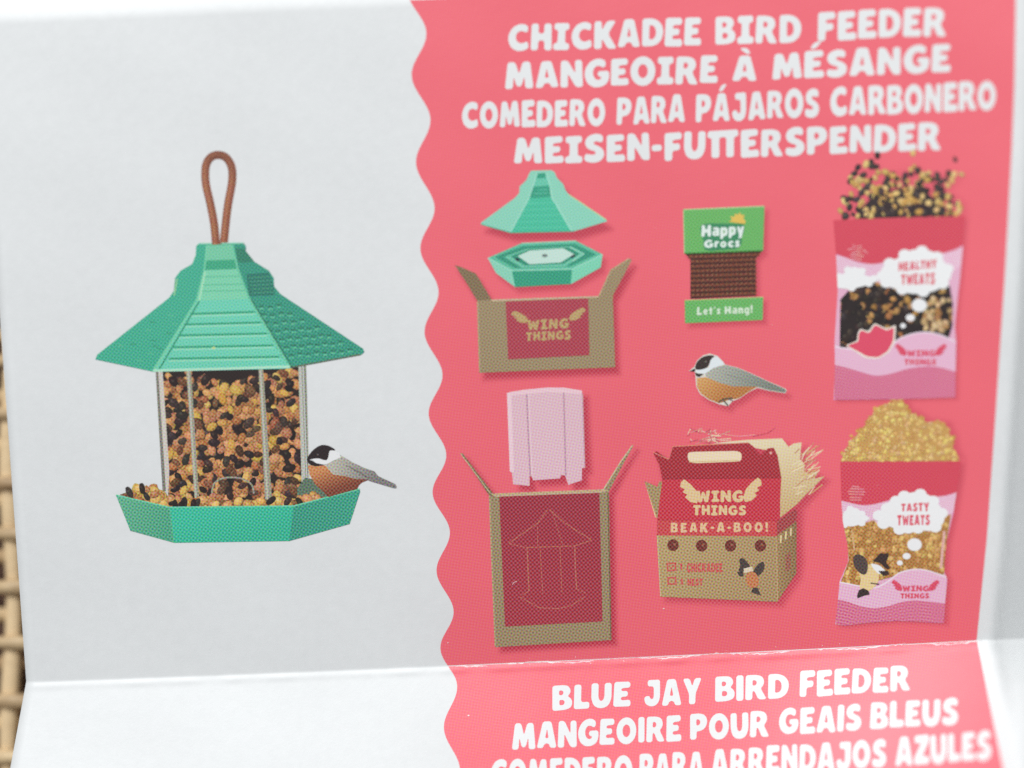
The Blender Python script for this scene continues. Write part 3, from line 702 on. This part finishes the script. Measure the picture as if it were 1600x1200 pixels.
# ---------------------------------------------------------------- printed picture of the second bird
it = [(BIRD2, (220, 214, 204)),
      (bd([(410, 420), (500, 360), (620, 335), (760, 370), (900, 430), (1060, 505), (1240, 585), (1258, 606), (1240, 624), (1080, 598), (960, 565), (700, 560), (560, 520), (430, 470)]), grad((178, 178, 166), (128, 134, 124), (1110, 575), (1200, 608))),
      (bd([(325, 470), (420, 462), (560, 520), (700, 558), (960, 562), (880, 604), (760, 684), (660, 700), (560, 735), (450, 692), (366, 632), (326, 560)]), grad((214, 164, 104), (186, 124, 70), (1095, 590), (1125, 625))),
      (bd([(310, 390), (450, 365), (475, 270), (535, 245), (598, 305), (610, 330), (500, 365), (410, 425), (330, 420)]), (226, 232, 234)),
      (bd(soft([(300, 375), (325, 300), (385, 250), (450, 232), (520, 240), (470, 275), (452, 340), (420, 372), (340, 390)], 18, 1)), (58, 46, 44)), (bd([(248, 402), (300, 372), (312, 392), (300, 408)]), (56, 46, 44)), (bd([(305, 412), (340, 425), (400, 428), (350, 462), (318, 450)]), (56, 48, 46)),
      (stroke(bd([(550, 722), (610, 690), (700, 680)]), 2.4), (84, 78, 70)), (stroke(bd([(600, 700), (650, 760)]), 2.4), (96, 90, 80)), (stroke(bd([(660, 690), (700, 712)]), 1.6), (100, 94, 84)), (ell(*bd([(418, 300)])[0], 1.5, 1.5), (110, 104, 98))]
for k in range(6): it.append((stroke(bd([(620 + k * 70, 430 + k * 22), (780 + k * 62, 480 + k * 20)]), 1.1), (138, 138, 128)))
paint("bird_picture", it, 2, ROOT, grid=5, label="printed picture of a small grey bird with orange breast on the pink panel")

# ---------------------------------------------------------------- printed carry box shaped like a house
CREAM = (228, 208, 168)
it = [(hb([(560, 165), (700, 148), (850, 135), (1110, 125), (1160, 190), (1200, 165), (1262, 155), (1250, 290), (1290, 330), (1275, 380), (1330, 400), (1400, 375), (1360, 440), (1442, 420), (1300, 560), (1225, 640), (1095, 745), (1095, 430), (1060, 230), (900, 200), (850, 160)]), grad((230, 214, 178), (206, 176, 128), (1200, 690), (1225, 800)))]
for k in range(44):
    x, y = rng.uniform(370, 640), rng.uniform(70, 180)
    it.append((stroke(hb([(x, y), (x + rng.uniform(-60, 90), y + rng.uniform(-50, 30))]), rng.uniform(.8, 1.9)), rng.choice([(236, 206, 180), (216, 150, 140), (190, 84, 98), (232, 190, 170)])))
for k in range(46):
    x, y = rng.uniform(1170, 1340), rng.uniform(230, 570)
    it.append((stroke(hb([(x, y), (x + rng.uniform(30, 110), y - rng.uniform(10, 90))]), rng.uniform(.8, 1.7)), rng.choice([(232, 206, 166), (214, 176, 120), (198, 140, 110), (238, 220, 186)])))
it += [(stroke(hb([(660, 95), (780, 108), (900, 96)]), 1), (238, 168, 166)), (stroke(hb([(880, 110), (1000, 84), (1060, 40)]), 1.4), (206, 80, 100)),
       (hb([(35, 460), (60, 468), (135, 505), (150, 462), (178, 462), (138, 765)]), (170, 146, 106)), (hb([(35, 460), (130, 745), (118, 740)]), (226, 196, 150))]
carry = paint("carry_box_picture", it, 2, ROOT, grid=16, label="printed picture of a house shaped carry box stuffed with straw")
it = [(hb([(104, 240), (130, 225), (225, 290), (255, 190), (850, 158), (942, 256), (1000, 202), (1045, 198), (1075, 260), (1104, 432), (175, 442), (150, 330)]), (172, 48, 62)),
      (hb([(175, 442), (1104, 432), (1086, 766), (134, 760)]), (203, 62, 78)), (hb([(134, 760), (1086, 766), (1070, 890), (132, 884)]), (206, 80, 84)), (stroke(hb([(136, 762), (1086, 768)]), 1.2), (184, 52, 66)), (stroke(hb([(175, 442), (1104, 433)]), 1.6), (158, 42, 56)),
      (hb(soft([(370, 240), (400, 230), (770, 222), (798, 250), (790, 300), (760, 306), (410, 320), (375, 300)], 30)), (238, 216, 184)), (stroke(hb([(382, 310), (770, 297)]), 1.4), (214, 186, 120)), (ell(*hb([(1022, 238)])[0], 2.2, 2.2), (226, 170, 160)),
      (stroke(hb([(106, 236), (225, 288), (256, 188), (850, 158)]), 1.2), (224, 150, 130)),
      (hc([(1222, 200), (1385, 85), (1405, 110), (1392, 200), (1222, 325)]), (168, 76, 78))]
paint("roof", it, 3, carry)
it = [(hc([(148, 322), (1216, 328), (1226, 916), (180, 870)]), grad((186, 160, 114), (172, 144, 104), (1040, 850), (1200, 930))), (hc([(1216, 328), (1225, 322), (1398, 195), (1396, 660), (1226, 916)]), grad((164, 134, 94), (146, 116, 82), (1215, 850), (1243, 850)))]
for x in (1255, 1300, 1345): it.append((stroke(hc([(x, 390 - (x - 1255) * .7), (x + 4, 320 - (x - 1255) * .7)]), 2.6), (226, 208, 160)))
it.append((hc([(1300, 500), (1345, 470), (1345, 620), (1300, 650)]), (158, 100, 84)))
for x, y in ((295, 410), (550, 415), (808, 415), (1075, 415)):
    it.append((ell(*hc([(x, y)])[0], 9, 9.4, 0, 16), (118, 56, 46)))
    it.append((ell(*hc([(x + 14, y - 6)])[0], 3.2, 2.4, .6, 8), (146, 92, 70)))
it += [(stroke(hc([(155, 330), (183, 866)]), 1.4), (206, 184, 140)), (stroke(hc([(1220, 335), (1228, 905)]), 1.5), (190, 160, 116))]
paint("front_panel", it, 3, carry)
it = []
f = lambda P: [(1064 + x * 1.25, 749 + y * 1.0 - x * .03) for x, y in P]
it += wing_logo(f, (226, 196, 150), None)
it += word("WING", 1088, 1162, 767, 785, 766, 784, (226, 196, 150), gap=.1) + word("THINGS", 1083, 1166, 789, 805, 790, 805, (226, 196, 150), gap=.1)
it += word("BEAK-A-BOO!", 1048, 1200, 817, 832, 816, 831, (228, 190, 150), gap=.3)
paint("logo", it, 4, carry)
PK = (208, 92, 92)
CB = (182, 154, 110)
it = [(hc([(236, 568), (322, 564), (326, 640), (242, 646)]), PK), (hc([(250, 582), (308, 578), (312, 626), (255, 632)]), CB), (stroke(hc([(262, 600), (280, 618), (304, 586)]), 1.8), PK), (hc([(242, 696), (324, 692), (327, 762), (246, 766)]), PK), (hc([(256, 710), (310, 706), (313, 748), (260, 752)]), CB)]
it += word("1", 1062, 1066, 880, 890, 880, 890, PK) + word("CHiCKADEE", 1073, 1129, 880, 894, 880, 894, PK, gap=.1)
it += word("1", 1063, 1067, 904, 914, 904, 914, PK) + word("NEST", 1074, 1098, 904, 915, 904, 915, PK, gap=.1)
FW = (78, 66, 62)
it += [(hc(soft([(880, 535), (920, 520), (990, 600), (960, 620), (920, 650), (870, 640), (900, 600)], 15)), FW), (hc(soft([(1105, 550), (1115, 620), (1070, 680), (1030, 690), (1005, 650), (1050, 580)], 15)), FW), (hc([(865, 650), (920, 640), (925, 690), (890, 690)]), FW), (hc([(925, 620), (1000, 600), (1010, 640), (930, 660)]), (222, 206, 180)),
       (hc(soft([(950, 655), (1020, 640), (1060, 700), (1060, 780), (990, 800), (945, 750)], 20)), (198, 128, 86)), (hc([(1010, 790), (1050, 790), (1080, 860), (990, 830)]), FW)]
paint("emblem", it, 4, carry)

# ---------------------------------------------------------------- printed seed bags
BR, LIL, DPK, CLW = (214, 74, 92), (226, 172, 198), (212, 112, 142), (238, 240, 244)
def bag(outline, f, g_, wave, big, small, window, hump, lower, fill, texts, pal, dark, label):
    w1 = spline(wave, 6)
    it = [(outline, CLIP), (outline, (228, 176, 200)), ([outline[0], outline[1], outline[2]] + w1[::-1], BR)]
    lw = [p for p in w1]
    for k in range(9):                                         # thin white stripes under the red band
        it.append((stroke([(x, y + 3 + k * 3.2) for x, y in lw], 1.0), (242, 214, 226)))
    o = paint("seed_bag_picture", it, 2, ROOT, label=label)
    it = [(outline, CLIP), (window, CLIP), (window, dark)]
    it[0] = (window, CLIP)
    it += fill(window)
    paint("window", it[0:1] + it[2:], 3, o, grid=16)
    hs = spline(hump, 6); ls = spline(lower, 6)
    it = [(hs + [lower[-1]] + ls[::-1], (230, 182, 206)), (stroke(hs, 2), (240, 222, 232))]
    it.append((ls + [(ls[-1][0], ls[-1][1] + 320), (ls[0][0], ls[0][1] + 320)], DPK))
    for k in range(16):
        it.append((stroke([(x, y + 4 + k * 5.0) for x, y in ls], 0.9), (226, 140, 166)))
    # clip to the bag
    paint("bag_base", [(outline, CLIP)] + it, 4, o)
    lumps = [(ell(x * .90 + cx0 * .10, y * .90 + cy0 * .10, r_ * 1.15, r_, 0, 16), CLW) for P_, r_ in ((big[::2], 8.5), (small[::2], 5.2)) for cx0, cy0 in [(sum(p[0] for p in P_) / len(P_), sum(p[1] for p in P_) / len(P_))] for x, y in P_]
    it = lumps + [(soft(big, 2.2, 1), CLW), (soft(small, 2.2, 1), CLW)] + texts[0]
    paint("cloud", [(outline, CLIP)] + it, 4, o, M_PRINT)
    paint("logo", texts[1], 5, o)
    return o
def fill1(w):
    return seeds(w, 150, 5.2, [(46, 34, 32), (172, 118, 66), (50, 38, 36), (42, 32, 32), (58, 42, 38), (186, 136, 78)], hl=.14, var=16) + seeds([p for p in b1b([(820, 180), (1020, 180), (1030, 440), (820, 420)])], 26, 4.8, [(196, 160, 112), (210, 178, 130)], hl=.3)
red_t = (222, 96, 112)
t0 = word("HEALTHY", 1404, 1464, 410, 424, 405, 419, red_t, gap=.12) + word("TWEATS", 1408, 1461, 429, 445, 426, 444, red_t, gap=.12)
t0 += [(ell(*b1b([(782, 235)])[0], 12, 10.5), CLW), (ell(*b1b([(712, 332)])[0], 7.2, 5.6), CLW), (ell(*b1b([(655, 395)])[0], 4.4, 4), CLW)]
f = lambda P: [(1399.5 + x * .79, 537 + y * .5 + (0 if True else 0)) for x, y in P]
RL = (220, 78, 104)
t1 = wing_logo(f, RL, None) + word("WING", 1417, 1462, 547, 557, 547, 557, RL, gap=.08) + word("THINGS", 1413, 1463, 561, 570, 561, 570, RL, gap=.08)
t1 += [(b1b(soft([(205, 548), (300, 512), (296, 470), (318, 415), (385, 440), (430, 372), (530, 420), (600, 385), (592, 520), (545, 605), (460, 655), (360, 648), (310, 615)], 12)), (240, 226, 214)),
       (b1b(soft([(218, 550), (310, 518), (306, 470), (325, 428), (392, 455), (435, 385), (530, 434), (585, 405), (578, 515), (535, 595), (460, 642), (370, 634), (320, 604)], 12)), (222, 78, 104))]
em = [(x, y) for x, y in [(225, 800), (265, 760), (330, 765), (380, 830), (350, 860), (330, 890), (250, 885)]]
t1 += [(stroke(b1([(225, 800), (270, 790), (270, 760)]), 1.4), (240, 178, 180)), (stroke(b1([(285, 780), (330, 770), (320, 800), (280, 805)]), 1.4), (240, 178, 180)), (stroke(b1([(340, 800), (378, 830)]), 1.4), (240, 178, 180)), (stroke(b1([(250, 825), (330, 825)]), 1.6), (240, 178, 180)), (stroke(b1([(240, 845), (350, 850)]), 1.6), (240, 178, 180)), (stroke(b1([(250, 868), (330, 880)]), 1.6), (240, 178, 180))]
bagA = bag(BAG1, b1, b1b, b1([(120, 832), (210, 862), (300, 895), (420, 912), (540, 892), (700, 860), (940, 832), (1060, 800), (1125, 765)]),
    b1([(470, 1010), (485, 950), (530, 900), (615, 868), (660, 825), (730, 800), (810, 793), (880, 812), (940, 845), (985, 905), (1030, 950), (1035, 1010), (990, 1075), (910, 1120), (820, 1145), (720, 1145), (640, 1125), (560, 1095), (500, 1065)]),
    b1([(140, 1010), (200, 985), (215, 950), (280, 933), (340, 960), (360, 1000), (440, 1025), (470, 1040), (400, 1070), (330, 1090), (250, 1110), (140, 1100)]),
    b1b([(165, 190), (240, 108), (330, 90), (420, 38), (470, 60), (560, 100), (1020, 80), (1045, 230), (1040, 400), (1010, 500), (900, 480), (700, 500), (600, 530), (300, 560), (160, 565)]),
    b1b([(118, 555), (220, 575), (400, 585), (560, 535), (640, 490), (730, 458), (830, 446), (930, 462), (1000, 490), (1075, 525)]),
    b1b([(118, 700), (210, 722), (320, 755), (440, 785), (560, 770), (700, 730), (850, 712), (950, 722), (1075, 758)]),
    fill1, (t0, t1), None, (42, 32, 32), "printed picture of a pink bag of dark mixed seeds")
it = []
for p, c in ((b1([(455, 60)]), 0), (b1([(1065, 100)]), 0), (b1([(735, 45)]), 1), (b1([(1112, 208)]), 1), (b1([(1050, 212)]), 1), (b1([(195, 402)]), 0), (b1([(250, 405)]), 0), (b1([(228, 455)]), 1), (b1([(408, 120)]), 0), (b1([(300, 158)]), 0), (b1([(1085, 432)]), 1), (b1([(1030, 385)]), 0), (b1([(210, 530)]), 0)):
    q = [(p[0][0] + dx, p[0][1] + dy) for dx, dy in ((-1, -1), (1, -1), (1, 1), (-1, 1))]
    it += seeds(q, 1, 4.9, [(224, 190, 120)] if c else [(54, 42, 42)], hl=.3 if c else .12)
lowp = b1([(230, 545), (330, 420), (380, 320), (560, 310), (700, 260), (860, 300), (960, 360), (1100, 460), (1120, 535)])
it += [(b1([(280, 560), (340, 470), (420, 380), (560, 340), (700, 300), (820, 330), (920, 430), (1000, 535)]), (54, 40, 42))]
it += seeds(PILE, 150, 4.9, [(54, 42, 42), (52, 42, 44), (224, 188, 118), (206, 164, 92), (60, 46, 44)], hl=.22, var=12)
it += seeds(lowp, 95, 4.9, [(54, 42, 42), (48, 36, 38), (224, 188, 118), (206, 160, 84)], hl=.22, var=12)
it = [(p, (None if False else c)) for p, c in it]
pile_o = paint("spilled_seeds", it + [(b1([(60, 572), (1200, 533), (1200, 640), (60, 640)]), None)], 3, bagA, grid=16)

def fill2(w):
    return seeds(w, 330, 4.1, [(202, 148, 80), (216, 170, 98), (190, 136, 72), (208, 156, 88), (224, 186, 108)], hl=.2, var=12) + \
        [(stroke(b2b([(255, 240), (275, 400)]), 2.4), (214, 176, 130)), (stroke(b2b([(920, 260), (900, 520)]), 2), (206, 160, 100)), (stroke(b2b([(978, 250), (950, 540)]), 4), (226, 176, 170))]
t0 = word("TASTY", 1408, 1452, 787, 799, 785, 799, red_t, gap=.12) + word("TWEATS", 1402, 1453, 805, 821, 804, 820, red_t, gap=.12)
t0 += [(ell(*b2b([(745, 355)])[0], 11.5, 10), CLW), (ell(*b2b([(683, 445)])[0], 6.4, 5), CLW), (ell(*b2b([(630, 498)])[0], 4.6, 4), CLW)]
f = lambda P: [(1394 + x * .73, 906 + y * .46 + 0) for x, y in P]
t1 = wing_logo(f, RL, None) + word("WING", 1410, 1452, 915, 924, 915, 924, RL, gap=.08) + word("THINGS", 1407, 1452, 927, 935, 927, 935, RL, gap=.08)
DKB = (62, 46, 44)
t1 += [(b2b(soft([(300, 560), (390, 500), (460, 520), (470, 640), (420, 700), (350, 740), (310, 690), (330, 620)], 20)), (230, 204, 150)), (b2b(soft([(400, 500), (470, 515), (520, 560), (470, 590), (420, 540)], 10)), (240, 240, 240)),
       (b2b(soft([(270, 440), (300, 425), (360, 450), (385, 520), (370, 590), (330, 590), (280, 540), (262, 490)], 16)), (84, 70, 66)), (b2b(soft([(415, 485), (460, 440), (480, 415), (510, 430), (545, 415), (540, 460), (520, 490), (560, 545), (520, 545), (480, 500)], 10)), DKB), (b2b([(460, 560), (540, 560), (545, 590), (500, 600)]), DKB),
       (b2b([(310, 710), (345, 695), (385, 715), (395, 745), (350, 755), (300, 775), (295, 755)]), DKB), (stroke(b2b([(400, 655), (470, 665)]), 1.8), DKB)]
for y, xa, xb in ((800, 255, 310), (818, 240, 350), (840, 225, 360), (860, 230, 350), (885, 240, 330), (905, 240, 330)): t1.append((stroke(b2([(xa, y), (xb, y + 4)]), 1.5), (238, 160, 164)))
bagB = bag(BAG2, b2, b2b, b2([(150, 905), (220, 922), (330, 945), (430, 938), (560, 905), (700, 885), (920, 878), (1000, 868), (1075, 845)]),
    b2([(440, 1030), (470, 990), (510, 970), (530, 925), (590, 905), (620, 895), (660, 862), (730, 845), (800, 845), (860, 868), (910, 905), (955, 970), (985, 1010), (975, 1080), (930, 1130), (860, 1150), (780, 1140), (700, 1172), (620, 1150), (560, 1115), (480, 1100)]),
    b2([(182, 1060), (190, 1000), (240, 968), (300, 972), (340, 1010), (400, 1050), (340, 1090), (260, 1115), (190, 1105)]),
    b2b([(190, 200), (260, 215), (400, 170), (430, 165), (480, 230), (1030, 120), (1000, 300), (985, 420), (975, 590), (800, 560), (600, 600), (300, 680), (165, 660), (230, 480), (220, 350)]),
    b2b([(150, 648), (230, 662), (320, 680), (440, 690), (540, 640), (620, 580), (700, 555), (770, 548), (850, 560), (920, 582), (1010, 612)]),
    b2b([(130, 780), (220, 800), (320, 835), (430, 852), (540, 835), (640, 805), (740, 792), (850, 800), (1000, 818)]),
    fill2, (t0, t1), None, (176, 124, 64), "printed picture of a pink bag of golden corn seeds")
edge_seeds = []
for i in range(len(CORN) - 1):
    (xa, ya), (xb, yb) = CORN[i], CORN[i + 1]
    for j in range(max(2, int(math.hypot(xb - xa, yb - ya) / 5))):
        t = rng.random(); q = (xa + (xb - xa) * t + rng.uniform(-4.5, 4.5), ya + (yb - ya) * t + rng.uniform(-4.5, 3))
        edge_seeds += [(ell(q[0], q[1], rng.uniform(2.2, 4), rng.uniform(1.8, 3.2), rng.uniform(0, 3), 8, .15), vary((208, 158, 82), 16))]
it = edge_seeds + [(CORN, (202, 156, 90))] + seeds(CORN, 330, 3.4, [(222, 180, 106), (230, 192, 116), (212, 162, 92), (236, 206, 112), (218, 174, 118)], hl=.3, var=10)
paint("spilled_seeds", it + [(b2([(60, 611), (1200, 600), (1200, 680), (60, 680)]), None)], 3, bagB, grid=16)

# ---------------------------------------------------------------- worn print along the fold, loose specks
it = []
x = 712.0
while x < 1520:
    L = rng.uniform(14, 60)
    if rng.random() < .86:
        P = []; n = max(3, int(L / 4))
        for i in range(n + 1):
            u = x + L * i / n
            P.append((u, float(y_fold(u)) + 1.6 + 1.6 * math.sin(u / 23.0) + rng.uniform(-1.1, 1.1)))
        ws = [max(.5, 2.6 * math.sin(math.pi * (i + .15) / (n + .3)) * rng.uniform(.3, 1.1)) for i in range(n + 1)]
        it.append((stroke(P, ws), rng.choice([(250, 214, 216), (246, 200, 206), (250, 228, 228)])))
    x += L * rng.uniform(.6, .95)
for k in range(26):
    u = rng.uniform(715, 1500); it.append((ell(u, float(y_fold(u)) + rng.uniform(-7, 9), rng.uniform(.4, 1.2), rng.uniform(.3, .8), rng.uniform(0, 3), 7), (248, 206, 210)))
paint("worn_fold", it, 4, ROOT, M_SOLID, grid=8)
it = [(stroke(r7([(482, 534), (492, 520), (512, 512)]), 1.0), (236, 190, 190)), (ell(1037, 951, 1.6, 1.1), (246, 190, 196)), (ell(699.8, 1004.5, 1, .8), (246, 206, 210)), (ell(732, 1118, 1.6, 1.2), (250, 220, 222))]
for k in range(9):
    it.append((ell(rng.uniform(720, 1500), rng.uniform(20, 1180), rng.uniform(.4, .9), rng.uniform(.3, .7), 0, 7), (248, 180, 188)))
paint("pale_specks", it, 6, ROOT, M_SOLID, grid=40)

# ---------------------------------------------------------------- woven rattan tray under the leaflet
TRAY_TOP = -3.0                                              # mm, top of the weave
def tube_mesh(paths, radius, name, mat, parent, sides=7):
    V, F, tone = [], [], []
    for P, tn in paths:
        P = np.array(P); n = len(P)
        d = np.gradient(P, axis=0); d /= np.linalg.norm(d, axis=1)[:, None]
        upv = np.array([0, 0, 1.0]); sd = np.cross(d, upv); sd /= np.linalg.norm(sd, axis=1)[:, None]
        nm = np.cross(sd, d); b = len(V)
        for i in range(n):
            r = radius * (1 + .10 * math.sin(i * .9 + tn * 40))
            for k in range(sides):
                a = 2 * math.pi * k / sides
                q = P[i] + r * (math.cos(a) * sd[i] * 1.1 + math.sin(a) * nm[i] * .85)
                V.append((q * MM).tolist()); tone.append(tn)
        for i in range(n - 1):
            for k in range(sides):
                k2 = (k + 1) % sides
                F.append((b + i * sides + k, b + i * sides + k2, b + (i + 1) * sides + k2, b + (i + 1) * sides + k))
    me = bpy.data.meshes.new(name); me.from_pydata(V, [], F)
    a = me.attributes.new("tone", 'FLOAT', 'POINT'); a.data.foreach_set("value", tone)
    me.polygons.foreach_set("use_smooth", [True] * len(me.polygons))
    me.materials.append(mat)
    return link(bpy.data.objects.new(name, me), parent)
TRAY = bpy.data.objects.new("woven_tray", None); TRAY.empty_display_size = .005
TRAY.location = (0, 0, 0); link(TRAY)
tag(TRAY, label="tan woven rattan tray showing beside the left edge of the leaflet", category="tray")
R_, PITCH, SP = 0.27, 1.12, 2.3
zc = TRAY_TOP - R_ - 0.38
X0, X1, Y0, Y1 = -34.0, 40.0, -44.0, 34.0
stakes = []; ns = int((X1 - X0) / SP)
for i in range(ns):
    x = X0 + i * SP + rng.uniform(-.4, .4); pts = []
    for j in range(70):
        y = Y0 + (Y1 - Y0) * j / 69
        pts.append((x + .12 * math.sin(y * .5 + i), y, zc))
    stakes.append((pts, rng.random()))
tube_mesh(stakes, .34, "stake", M_STAKE, TRAY)
wefts = []; nw = int((Y1 - Y0) / PITCH)
for k in range(nw):
    y = Y0 + k * PITCH + rng.uniform(-.24, .24); pts = []
    n = ns * 6
    ph = rng.uniform(0, 6)
    for j in range(n + 1):
        x = X0 + (X1 - X0) * j / n
        pts.append((x, y + .26 * math.sin(x * .33 + ph) + .10 * math.sin(x * 1.1 + ph), zc + .38 * math.cos(math.pi * (x - X0) / SP + math.pi * k) ))
    wefts.append((pts, rng.random()))
tube_mesh(wefts, R_, "weft_strand", M_WEFT, TRAY)

# surface below the tray
m = bpy.data.materials.new("dark_wood"); k = N(m)
tc = k.n('ShaderNodeTexCoord').outputs['Object']
r = k.n('ShaderNodeValToRGB'); k.l(k.noise(tc, 300.0, 4).outputs[0], r.inputs[0])
r.color_ramp.elements[0].color = (.10, .05, .032, 1); r.color_ramp.elements[1].color = (.20, .11, .075, 1)
p = k.n('ShaderNodeBsdfPrincipled'); o_ = k.n('ShaderNodeOutputMaterial'); k.l(r.outputs[0], p.inputs['Base Color']); p.inputs['Roughness'].default_value = .7; k.l(p.outputs[0], o_.inputs[0])
me = bpy.data.meshes.new("table_surface"); zt = (zc - 1.6) * MM
n = 12; vv = [((-.12 + .24 * i / n), (-.12 + .24 * j / n), zt) for j in range(n + 1) for i in range(n + 1)]
me.from_pydata(vv, [], [(j * (n + 1) + i, j * (n + 1) + i + 1, (j + 1) * (n + 1) + i + 1, (j + 1) * (n + 1) + i) for j in range(n) for i in range(n)])
me.materials.append(m); tab = link(bpy.data.objects.new("table_surface", me)); tab["kind"] = "structure"
